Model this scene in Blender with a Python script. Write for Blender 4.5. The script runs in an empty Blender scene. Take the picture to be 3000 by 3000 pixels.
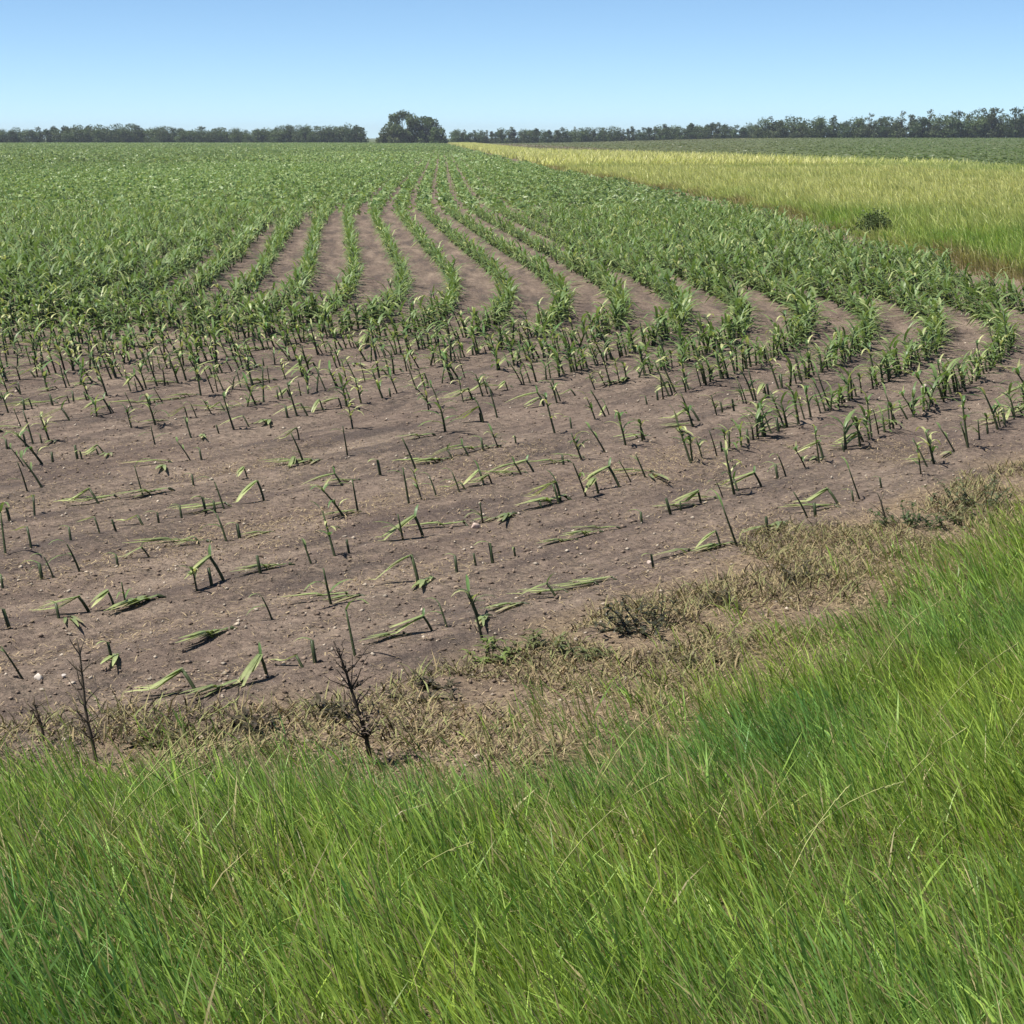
import bpy, math
import numpy as np

# ------------------------------------------------------------------ camera, sky, sun, exposure
SC = bpy.context.scene
COL = SC.collection
CAM_H = 2.30
cam_d = bpy.data.cameras.new('camera')
cam_d.sensor_width = 36.0
cam_d.lens = 72.0
cam_d.clip_start = 0.1
cam_d.clip_end = 9000.0
cam = bpy.data.objects.new('camera', cam_d)
COL.objects.link(cam)
cam.location = (0, 0, CAM_H)
cam.rotation_euler = (math.radians(90.0 - 10.37), 0, 0)
SC.camera = cam

SUN_EL = math.radians(61.0)
SUN_AZ = math.radians(-103.0)          # clockwise from +Y (the view direction): from the left, a little behind
world = bpy.data.worlds.new('World')
SC.world = world
world.use_nodes = True
wn = world.node_tree
bg = wn.nodes['Background']
sky = wn.nodes.new('ShaderNodeTexSky')
sky.sky_type = 'NISHITA'
sky.sun_disc = False
sky.sun_elevation = SUN_EL
sky.sun_rotation = SUN_AZ
sky.altitude = 300
sky.air_density = 0.42
sky.dust_density = 0.0
sky.ozone_density = 5.0
tint = wn.nodes.new('ShaderNodeVectorMath'); tint.operation = 'MULTIPLY'
tint.inputs[1].default_value = (0.97, 1.0, 0.92)
wn.links.new(sky.outputs[0], tint.inputs[0]); wn.links.new(tint.outputs[0], bg.inputs[0])
bg.inputs[1].default_value = 0.097

sun_d = bpy.data.lights.new('sun', 'SUN')
sun_d.energy = 4.8
sun_d.angle = math.radians(0.53)
sun_d.color = (1.0, 0.955, 0.88)
sun = bpy.data.objects.new('sun', sun_d)
COL.objects.link(sun)
sun.location = (-30, -10, 60)
from mathutils import Vector
to_sun = Vector((math.sin(SUN_AZ) * math.cos(SUN_EL), math.cos(SUN_AZ) * math.cos(SUN_EL), math.sin(SUN_EL)))
sun.rotation_euler = to_sun.to_track_quat('Z', 'Y').to_euler()

SC.view_settings.view_transform = 'Standard'
SC.view_settings.look = 'None'
SC.view_settings.exposure = 0.75
SC.view_settings.gamma = 1.0
SC.cycles.max_bounces = 5
SC.cycles.diffuse_bounces = 2
SC.cycles.transmission_bounces = 3
SC.cycles.volume_bounces = 0

RNG = np.random.default_rng(20240611)
S = 0.762                                # row spacing, metres

# ------------------------------------------------------------------ helpers
def vnoise(x, y, seed=0, octaves=1):
    """value noise, 0..1"""
    x = np.asarray(x, float); y = np.asarray(y, float)
    tot = 0; amp = 1; norm = 0
    for o in range(octaves):
        X = x * 2 ** o + seed * 17.13; Y = y * 2 ** o - seed * 9.71
        xi = np.floor(X).astype(np.int64); yi = np.floor(Y).astype(np.int64)
        fx = X - xi; fy = Y - yi
        fx = fx * fx * (3 - 2 * fx); fy = fy * fy * (3 - 2 * fy)
        def h(a, b):
            n = (a * 374761393 + b * 668265263 + (seed + o) * 1442695041) & 0xFFFFFFFF
            n = ((n ^ (n >> 13)) * 1274126177) & 0xFFFFFFFF
            return ((n ^ (n >> 16)) & 0xFFFF) / 65535.0
        v = (h(xi, yi) * (1 - fx) + h(xi + 1, yi) * fx) * (1 - fy) + (h(xi, yi + 1) * (1 - fx) + h(xi + 1, yi + 1) * fx) * fy
        tot = tot + v * amp; norm += amp; amp *= 0.5
    return tot / norm

def sstep(a, b, x):
    t = np.clip((np.asarray(x, float) - a) / (b - a), 0, 1)
    return t * t * (3 - 2 * t)

def chaikin(p, n=3):
    p = np.asarray(p, float)
    for _ in range(n):
        q = 0.75 * p[:-1] + 0.25 * p[1:]; r = 0.25 * p[:-1] + 0.75 * p[1:]
        m = np.empty((len(q) * 2, 2)); m[0::2] = q; m[1::2] = r
        p = np.vstack([p[:1], m, p[-1:]])
    return p

def to_poly(px, py, line):
    """distance to a polyline, signed (+ on the left when walking along it), and arc length there"""
    px = np.asarray(px, float).ravel(); py = np.asarray(py, float).ravel()
    best = np.full(px.shape, 1e9); sgn = np.ones(px.shape); arc = np.zeros(px.shape); acc = 0.0
    for a, b in zip(line[:-1], line[1:]):
        d = b - a; L2 = d @ d; L = math.sqrt(L2)
        u = np.clip(((px - a[0]) * d[0] + (py - a[1]) * d[1]) / L2, 0, 1)
        dx = px - a[0] - u * d[0]; dy = py - a[1] - u * d[1]
        dd = dx * dx + dy * dy
        m = dd < best
        best[m] = dd[m]; sgn[m] = np.sign(d[0] * dy[m] - d[1] * dx[m]); arc[m] = acc + u[m] * L
        acc += L
    return np.sqrt(best) * sgn, arc

def make_mesh(name, V, F, col=None, smooth=False):
    V = np.ascontiguousarray(V, np.float32); F = np.ascontiguousarray(F, np.int32)
    me = bpy.data.meshes.new(name)
    k = F.shape[1]
    me.vertices.add(len(V)); me.vertices.foreach_set('co', V.ravel())
    me.loops.add(F.size); me.loops.foreach_set('vertex_index', F.ravel())
    me.polygons.add(len(F)); me.polygons.foreach_set('loop_start', np.arange(len(F), dtype=np.int32) * k)
    if smooth:
        me.polygons.foreach_set('use_smooth', np.ones(len(F), bool))
    if col is not None:
        a = me.color_attributes.new('col', 'FLOAT_COLOR', 'POINT')
        c = np.ones((len(V), 4), np.float32); c[:, :3] = col
        a.data.foreach_set('color', c.ravel())
    me.update(calc_edges=True)
    return me

def link(name, me, mat=None, parent=None):
    o = bpy.data.objects.new(name, me)
    COL.objects.link(o)
    if mat is not None and me is not None and not me.materials:
        me.materials.append(mat)
    if parent is not None:
        o.parent = parent
    return o

def tag(o, label, cat=None, group=None, kind=None):
    o['label'] = label
    if cat: o['category'] = cat
    if group: o['group'] = group
    if kind: o['kind'] = kind
    return o

class Buf:
    def __init__(self): self.V = []; self.F = []; self.C = []; self.n = 0
    def add(self, V, F, C):
        V = np.asarray(V, float); F = np.asarray(F, int)
        self.V.append(V); self.F.append(F + self.n); self.C.append(np.broadcast_to(np.asarray(C, float), (len(V), 3)).copy()); self.n += len(V)
    def out(self): return np.vstack(self.V), np.vstack(self.F), np.vstack(self.C)
    def mesh(self, name, smooth=False): return make_mesh(name, *self.out(), smooth=smooth)

def blades(base, L, w, az, a0, a1, col_b, col_t, nseg=3, face=None, rng=RNG):
    """many grass blades at once: strips that lean along az, from angle a0 to a1 off the vertical"""
    N = len(base)
    if face is None: face = rng.uniform(0, np.pi, N)
    hx = np.sin(az); hy = np.cos(az)
    wx = np.cos(face); wy = np.sin(face)
    P = np.array(base, float).copy()
    V = np.zeros((N, 2 * nseg + 1, 3)); C = np.zeros((N, 2 * nseg + 1, 3))
    for i in range(nseg + 1):
        t = i / nseg
        if i > 0:
            a = a0 + (a1 - a0) * ((i - 0.5) / nseg)
            st = L / nseg
            P = P + np.stack([hx * np.sin(a) * st, hy * np.sin(a) * st, np.cos(a) * st], 1)
        c = col_b * (1 - t) + col_t * t
        if i < nseg:
            ww = w * (0.75 + 0.5 * t - 0.55 * t * t) * 0.5
            off = np.stack([wx * ww, wy * ww, np.zeros(N)], 1)
            V[:, 2 * i] = P - off; V[:, 2 * i + 1] = P + off
            C[:, 2 * i] = c; C[:, 2 * i + 1] = c
        else:
            V[:, 2 * nseg] = P; C[:, 2 * nseg] = c
    tri = []
    for i in range(nseg - 1):
        a = 2 * i; tri += [(a, a + 1, a + 3), (a, a + 3, a + 2)]
    tri.append((2 * nseg - 2, 2 * nseg - 1, 2 * nseg))
    m = 2 * nseg + 1
    F = (np.arange(N)[:, None, None] * m + np.array(tri)[None]).reshape(-1, 3)
    return V.reshape(-1, 3), F, C.reshape(-1, 3)

def tri_cloud(cen, size, col, rng=RNG, stretch=(1, 1, 1)):
    N = len(cen)
    r = rng.normal(size=(N, 3, 3)); r /= np.linalg.norm(r, axis=2, keepdims=True)
    V = cen[:, None, :] + r * np.asarray(size).reshape(-1, 1, 1) * np.asarray(stretch)[None, None, :]
    F = np.arange(N * 3).reshape(N, 3)
    return V.reshape(-1, 3), F, np.repeat(col, 3, axis=0)

def tube(path, rad, n=5):
    path = np.asarray(path, float); m = len(path)
    rad = np.broadcast_to(np.asarray(rad, float), (m,))
    V = []
    for i in range(m):
        d = path[min(i + 1, m - 1)] - path[max(i - 1, 0)]; d = d / (np.linalg.norm(d) + 1e-9)
        up = np.array([1.0, 0, 0]) if abs(d[0]) < 0.8 else np.array([0, 1.0, 0])
        u = np.cross(d, up); u /= np.linalg.norm(u); v = np.cross(d, u)
        for k in range(n):
            a = 2 * math.pi * k / n
            V.append(path[i] + rad[i] * (math.cos(a) * u + math.sin(a) * v))
    F = []
    for i in range(m - 1):
        for k in range(n):
            a = i * n + k; b = i * n + (k + 1) % n
            F += [(a, b, b + n), (a, b + n, a + n)]
    t = (m - 1) * n
    for k in range(1, n - 1): F.append((t, t + k, t + k + 1))
    return np.array(V), np.array(F)

# ------------------------------------------------------------------ materials
def new_mat(name):
    m = bpy.data.materials.new(name); m.use_nodes = True
    nt = m.node_tree; nt.nodes.clear()
    return m, nt, nt.nodes, nt.links

def foliage_mat(name, trans=0.3, rough=0.5, spec=0.25, vary=0.25, scale=40.0, tint=(1.15, 1.25, 0.6)):
    m, nt, N, L = new_mat(name)
    out = N.new('ShaderNodeOutputMaterial')
    at = N.new('ShaderNodeAttribute'); at.attribute_name = 'col'
    geo = N.new('ShaderNodeTexCoord')
    ns = N.new('ShaderNodeTexNoise'); ns.inputs['Scale'].default_value = scale; ns.inputs['Detail'].default_value = 3
    L.new(geo.outputs['Object'], ns.inputs['Vector'])
    mr = N.new('ShaderNodeMapRange'); mr.inputs[1].default_value = 0.25; mr.inputs[2].default_value = 0.75
    mr.inputs[3].default_value = 1 - vary; mr.inputs[4].default_value = 1 + vary
    L.new(ns.outputs[0], mr.inputs[0])
    mul = N.new('ShaderNodeVectorMath'); mul.operation = 'SCALE'
    L.new(at.outputs['Color'], mul.inputs[0]); L.new(mr.outputs[0], mul.inputs['Scale'])
    p = N.new('ShaderNodeBsdfPrincipled')
    p.inputs['Roughness'].default_value = rough; p.inputs['Specular IOR Level'].default_value = spec
    L.new(mul.outputs[0], p.inputs['Base Color'])
    if trans > 0:
        tr = N.new('ShaderNodeBsdfTranslucent')
        tm = N.new('ShaderNodeVectorMath'); tm.operation = 'MULTIPLY'; tm.inputs[1].default_value = tint
        L.new(mul.outputs[0], tm.inputs[0]); L.new(tm.outputs[0], tr.inputs['Color'])
        mx = N.new('ShaderNodeMixShader'); mx.inputs[0].default_value = trans
        L.new(p.outputs[0], mx.inputs[1]); L.new(tr.outputs[0], mx.inputs[2]); L.new(mx.outputs[0], out.inputs[0])
    else:
        L.new(p.outputs[0], out.inputs[0])
    return m

M_GRASS = foliage_mat('grass_blades', trans=0.38, rough=0.45, spec=0.35)
M_CORN = foliage_mat('corn_leaf', trans=0.28, rough=0.45, spec=0.35, vary=0.2)
M_STALK = foliage_mat('corn_stalk', trans=0.0, rough=0.6, spec=0.2, vary=0.35, scale=60)
M_DRY = foliage_mat('dry_straw', trans=0.12, rough=0.8, spec=0.1, vary=0.3, tint=(1, .9, .7))
M_TREE = foliage_mat('tree_leaves', trans=0.2, rough=0.55, spec=0.2, vary=0.25, scale=0.6)
M_BARK = foliage_mat('bark', trans=0.0, rough=0.85, spec=0.1, vary=0.4, scale=12)
M_CLOD = foliage_mat('soil_clods', trans=0.0, rough=0.95, spec=0.05, vary=0.3, scale=30)
M_STONE = foliage_mat('field_stone', trans=0.0, rough=0.8, spec=0.2, vary=0.25, scale=35)

def ground_mat():
    m, nt, N, L = new_mat('field_ground')
    out = N.new('ShaderNodeOutputMaterial')
    tc = N.new('ShaderNodeTexCoord')
    def attr(n):
        a = N.new('ShaderNodeAttribute'); a.attribute_name = n; return a
    def noise(vec, scale, detail=4, rough=0.6):
        n = N.new('ShaderNodeTexNoise'); n.inputs['Scale'].default_value = scale
        n.inputs['Detail'].default_value = detail; n.inputs['Roughness'].default_value = rough
        L.new(vec, n.inputs['Vector']); return n.outputs[0]
    def remap(s, a, b, c=0.0, d=1.0):
        r = N.new('ShaderNodeMapRange'); r.interpolation_type = 'SMOOTHSTEP'
        for i, v in enumerate((a, b, c, d)): r.inputs[i + 1].default_value = v
        L.new(s, r.inputs[0]); return r.outputs[0]
    def mix(f, a, b):
        x = N.new('ShaderNodeMix'); x.data_type = 'RGBA'
        if isinstance(f, float): x.inputs[0].default_value = f
        else: L.new(f, x.inputs[0])
        for i, v in ((6, a), (7, b)):
            if isinstance(v, tuple): x.inputs[i].default_value = (*v, 1)
            else: L.new(v, x.inputs[i])
        return x.outputs[2]
    def math_(op, a, b):
        x = N.new('ShaderNodeMath'); x.operation = op
        for i, v in enumerate((a, b)):
            if isinstance(v, float): x.inputs[i].default_value = v
            else: L.new(v, x.inputs[i])
        return x.outputs[0]
    obj = tc.outputs['Object']
    rowv = attr('rowco').outputs['Vector']
    stretch = N.new('ShaderNodeVectorMath'); stretch.operation = 'MULTIPLY'; stretch.inputs[1].default_value = (3.4, 0.42, 1)
    L.new(rowv, stretch.inputs[0])
    streak = noise(stretch.outputs[0], 1.0, 7, 0.74)
    fine = noise(obj, 30.0, 6, 0.78)
    grit = noise(obj, 120.0, 3, 0.7)
    patch = noise(obj, 0.55, 4, 0.6)
    mid = noise(obj, 7.0, 5, 0.65)
    soil = mix(remap(fine, 0.36, 0.64), (0.060, 0.052, 0.042), (0.185, 0.140, 0.108))
    soil = mix(remap(mid, 0.35, 0.7), soil, (0.170, 0.128, 0.102))
    crust = math_('MULTIPLY', remap(streak, 0.47, 0.68), remap(fine, 0.35, 0.6, 0.35, 1.0))
    soil = mix(crust, soil, (0.285, 0.222, 0.170))
    damp = math_('MULTIPLY', remap(streak, 0.52, 0.38), 0.8)
    lump = noise(obj, 16.0, 5, 0.7)
    soil = mix(math_('MULTIPLY', remap(lump, 0.52, 0.68), 0.6), soil, (0.30, 0.228, 0.175))
    soil = mix(math_('MULTIPLY', remap(lump, 0.47, 0.34), 0.6), soil, (0.070, 0.054, 0.045))
    soil = mix(damp, soil, (0.074, 0.060, 0.054))
    soil = mix(math_('MULTIPLY', remap(patch, 0.35, 0.65), 0.25), soil, (0.14, 0.098, 0.082))
    flecks = remap(grit, 0.60, 0.70)
    soil = mix(math_('MULTIPLY', flecks, 0.7), soil, (0.42, 0.35, 0.27))
    z = attr('zone')                        # R straw litter, G verge thatch, B weedy green sward of the far land
    sep = N.new('ShaderNodeSeparateColor'); L.new(z.outputs['Color'], sep.inputs[0])
    straw = mix(remap(fine, 0.3, 0.7), (0.11, 0.08, 0.055), (0.33, 0.25, 0.165))
    rm = math_('MULTIPLY', sep.outputs[0], remap(mid, 0.3, 0.62, 0.25, 1.0))
    c = mix(rm, soil, straw)
    thatch = mix(remap(mid, 0.35, 0.65), (0.060, 0.055, 0.028), (0.19, 0.155, 0.085))
    c = mix(sep.outputs[1], c, thatch)
    farg = mix(remap(patch, 0.35, 0.65), (0.075, 0.105, 0.045), (0.11, 0.12, 0.06))
    c = mix(sep.outputs[2], c, farg)
    p = N.new('ShaderNodeBsdfPrincipled'); p.inputs['Roughness'].default_value = 0.95; p.inputs['Specular IOR Level'].default_value = 0.08
    L.new(c, p.inputs['Base Color'])
    b1 = N.new('ShaderNodeBump'); b1.inputs['Strength'].default_value = 0.9; b1.inputs['Distance'].default_value = 0.06
    L.new(mid, b1.inputs['Height'])
    b2 = N.new('ShaderNodeBump'); b2.inputs['Strength'].default_value = 0.8; b2.inputs['Distance'].default_value = 0.02
    L.new(fine, b2.inputs['Height']); L.new(b1.outputs[0], b2.inputs['Normal']); L.new(b2.outputs[0], p.inputs['Normal'])
    L.new(p.outputs[0], out.inputs[0])
    return m
M_GROUND = ground_mat()

# ------------------------------------------------------------------ plan of the place (metres; camera stands on the road shoulder at 0,0)
# one of the outer corn rows, from the far end towards the road and round the bend; all rows run parallel to it
ROW0 = chaikin([(-22.5, 795), (-11.0, 460), (-3.9, 250), (-0.2, 142), (1.2, 100), (2.1, 76), (2.65, 63), (3.7, 50), (4.75, 38), (5.3, 31), (5.3, 25.6), (4.75, 22.6), (3.95, 20.2),
                (3.0, 17.9), (1.95, 15.6), (0.75, 13.4), (-0.58, 11.5), (-1.31, 10.6), (-2.36, 9.35), (-6, 5.1), (-14, -4), (-40, -34)], 3)
# foot of the ditch bank on the right of the corn
DITCH = chaikin([(10.5, 12), (9.2, 24), (8.3, 32.8), (7.7, 40), (7.9, 58), (7.0, 86), (4.3, 120), (1.4, 180), (-6.2, 352), (-22, 705)], 2)
# where the roadside grass ends
VERGE = chaikin([(-12, 1.5), (-5, 5.6), (-2.6, 6.9), (-1.86, 7.2), (-1.5, 7.38), (-1.0, 7.18), (-0.8, 7.32), (-0.5, 7.12), (-0.13, 7.0), (0.07, 7.42), (0.39, 8.0), (0.74, 8.35),
                 (1.07, 9.2), (1.68, 10.1), (2.1, 11.1), (3.1, 12.3), (4.6, 14.4), (7.5, 19), (9.6, 22.5), (12, 28)], 2)

def ground_z(x, y, fine=False):
    x = np.asarray(x, float); y = np.asarray(y, float)
    shp = x.shape
    dv, _ = to_poly(x, y, VERGE)
    dv = dv.reshape(shp)
    inside = np.clip(-dv, 0, 30)               # on the roadside of the edge
    z = 0.10 * sstep(0, 1.2, inside) + 0.085 * np.clip(inside - 0.6, 0, 6)
    sl = x / np.maximum(y, 1.0)
    z = z + 2.0 * sstep(150, 720, y) * sstep(-0.01, 0.14, sl)
    z = z + 0.05 * (vnoise(x / 6.0, y / 6.0, 3) - 0.5)
    return z

def row_coord(x, y):
    d, a = to_poly(x, y, ROW0)
    return -d, a                               # positive into the field

# ------------------------------------------------------------------ ground: one sheet to the horizon
def axis(parts):
    out = [np.linspace(a, b, n, endpoint=False) for a, b, n in parts]
    return np.concatenate(out + [np.array([parts[-1][1]])])
gx = axis([(-2600, -300, 24), (-300, -60, 24), (-60, -14, 30), (-14, -5, 50), (-5, 6, 170), (6, 14, 50), (14, 60, 30), (60, 300, 24), (300, 2600, 24)])
gy = axis([(-400, -20, 8), (-20, 3, 20), (3, 7, 30), (7, 20, 180), (20, 34, 60), (34, 80, 40), (80, 250, 36), (250, 900, 30), (900, 4200, 20)])
GX, GY = np.meshgrid(gx, gy)
gz = ground_z(GX, GY)
phi, arc = row_coord(GX, GY)
phi = phi.reshape(GX.shape); arc = arc.reshape(GX.shape)
near = sstep(60, 25, GY) * sstep(20, 10, np.abs(GX))
gz = gz + near * (0.016 * np.cos(phi / S * 2 * np.pi) * (phi > -2.6 * S) + 0.030 * (vnoise(GX * 5, GY * 5, 5, 3) - 0.5) + 0.022 * (vnoise(phi * 2.6, arc * 0.5, 6, 2) - 0.5))
me = make_mesh('ground', np.stack([GX, GY, gz], -1).reshape(-1, 3),
               (np.arange(len(gy) - 1)[:, None, None] * len(gx) + np.arange(len(gx) - 1)[None, :, None] + np.array([0, 1, len(gx) + 1, len(gx)])[None, None]).reshape(-1, 4), smooth=True)
ra = me.attributes.new('rowco', 'FLOAT_VECTOR', 'POINT')
ra.data.foreach_set('vector', np.stack([phi, arc, 0 * phi], -1).astype(np.float32).ravel())
dv, _ = to_poly(GX, GY, VERGE); dv = dv.reshape(GX.shape)
dd, _ = to_poly(GX, GY, DITCH); dd = dd.reshape(GX.shape)      # + on the corn side
verge_side = -dv
wob = vnoise(GX * 1.3, GY * 1.3, 11, 3) - 0.5
strawband = sstep(-1.35, -0.45, verge_side + 1.5 * wob - 0.55 * sstep(0.2, -1.2, GX) + 0.25) * (phi < -2.2 * S)
thatch = sstep(-0.12, 0.25, verge_side + 0.35 * wob)
corn_side = (dd > 0)
ditchz = sstep(0.9, 0.0, dd + 1.2 * wob) * (GY > 20)
zr = np.clip(np.maximum(strawband, ditchz * (GY < 200)), 0, 1)
far_land = ((GY > 780) | ((dd < -25 - 0 * GY) & (GY > 60)) | (GX < -210)).astype(float)
zone = np.ones((GX.size, 4), np.float32)
zone[:, 0] = zr.ravel(); zone[:, 1] = (thatch * (GY < 40)).ravel(); zone[:, 2] = (far_land * sstep(60, 160, GY)).ravel()
za = me.color_attributes.new('zone', 'FLOAT_COLOR', 'POINT'); za.data.foreach_set('color', zone.ravel())
g = link('ground', me, M_GROUND)
tag(g, 'brown bare crop soil with pale crust running to the horizon', kind='structure')

def surf_z(x, y):
    """height of the built ground sheet (bilinear)"""
    x = np.asarray(x, float); y = np.asarray(y, float)
    i = np.clip(np.searchsorted(gx, x) - 1, 0, len(gx) - 2); j = np.clip(np.searchsorted(gy, y) - 1, 0, len(gy) - 2)
    fx = (x - gx[i]) / (gx[i + 1] - gx[i]); fy = (y - gy[j]) / (gy[j + 1] - gy[j])
    return (gz[j, i] * (1 - fx) + gz[j, i + 1] * fx) * (1 - fy) + (gz[j + 1, i] * (1 - fx) + gz[j + 1, i + 1] * fx) * fy

# ------------------------------------------------------------------ corn plants
GREEN = np.array([0.090, 0.160, 0.050]); DKGREEN = np.array([0.045, 0.085, 0.030]); PALE = np.array([0.36, 0.40, 0.17])
TAN = np.array([0.46, 0.39, 0.23]); STEM = np.array([0.050, 0.060, 0.028])

LOD = [False]
def leaf_strip(p0, az, L, w, a0, a1, rng, c0, c1, nseg=5, twist=0.0, floor=None, fold=0.25):
    """one corn leaf: a folded strip with a midrib"""
    P = np.array(p0, float); V = []; C = []
    if LOD[0]: nseg = 2
    for i in range(nseg + 1):
        t = i / nseg
        if i > 0:
            a = a0 + (a1 - a0) * ((i - 0.5) / nseg); st = L / nseg
            P = P + np.array([math.sin(az) * math.sin(a), math.cos(az) * math.sin(a), math.cos(a)]) * st
            if floor is not None and P[2] < floor: P[2] = floor + rng.uniform(0, 0.006)
        ww = w * (0.55 + 1.3 * t - 1.75 * t * t) * 0.5 + 0.001
        fa = az + math.pi / 2 + twist * t
        o = np.array([math.sin(fa), math.cos(fa), 0]) * ww
        dz = np.array([0, 0, abs(ww) * fold])
        c = c0 * (1 - t) + c1 * t
        if LOD[0]:
            V += [P - o + dz, P + o + dz]; C += [c, c]
        else:
            V += [P - o + dz, P.copy(), P + o + dz]
            C += [c * 0.95, c * 1.12, c * 0.95]
    F = []
    if LOD[0]:
        for i in range(nseg):
            a = 2 * i; F += [(a, a + 1, a + 3), (a, a + 3, a + 2)]
        return np.array(V), np.array(F), np.array(C)
    for i in range(nseg):
        a = 3 * i
        F += [(a, a + 1, a + 4), (a, a + 4, a + 3), (a + 1, a + 2, a + 5), (a + 1, a + 5, a + 4)]
    return np.array(V), np.array(F), np.array(C)

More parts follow.
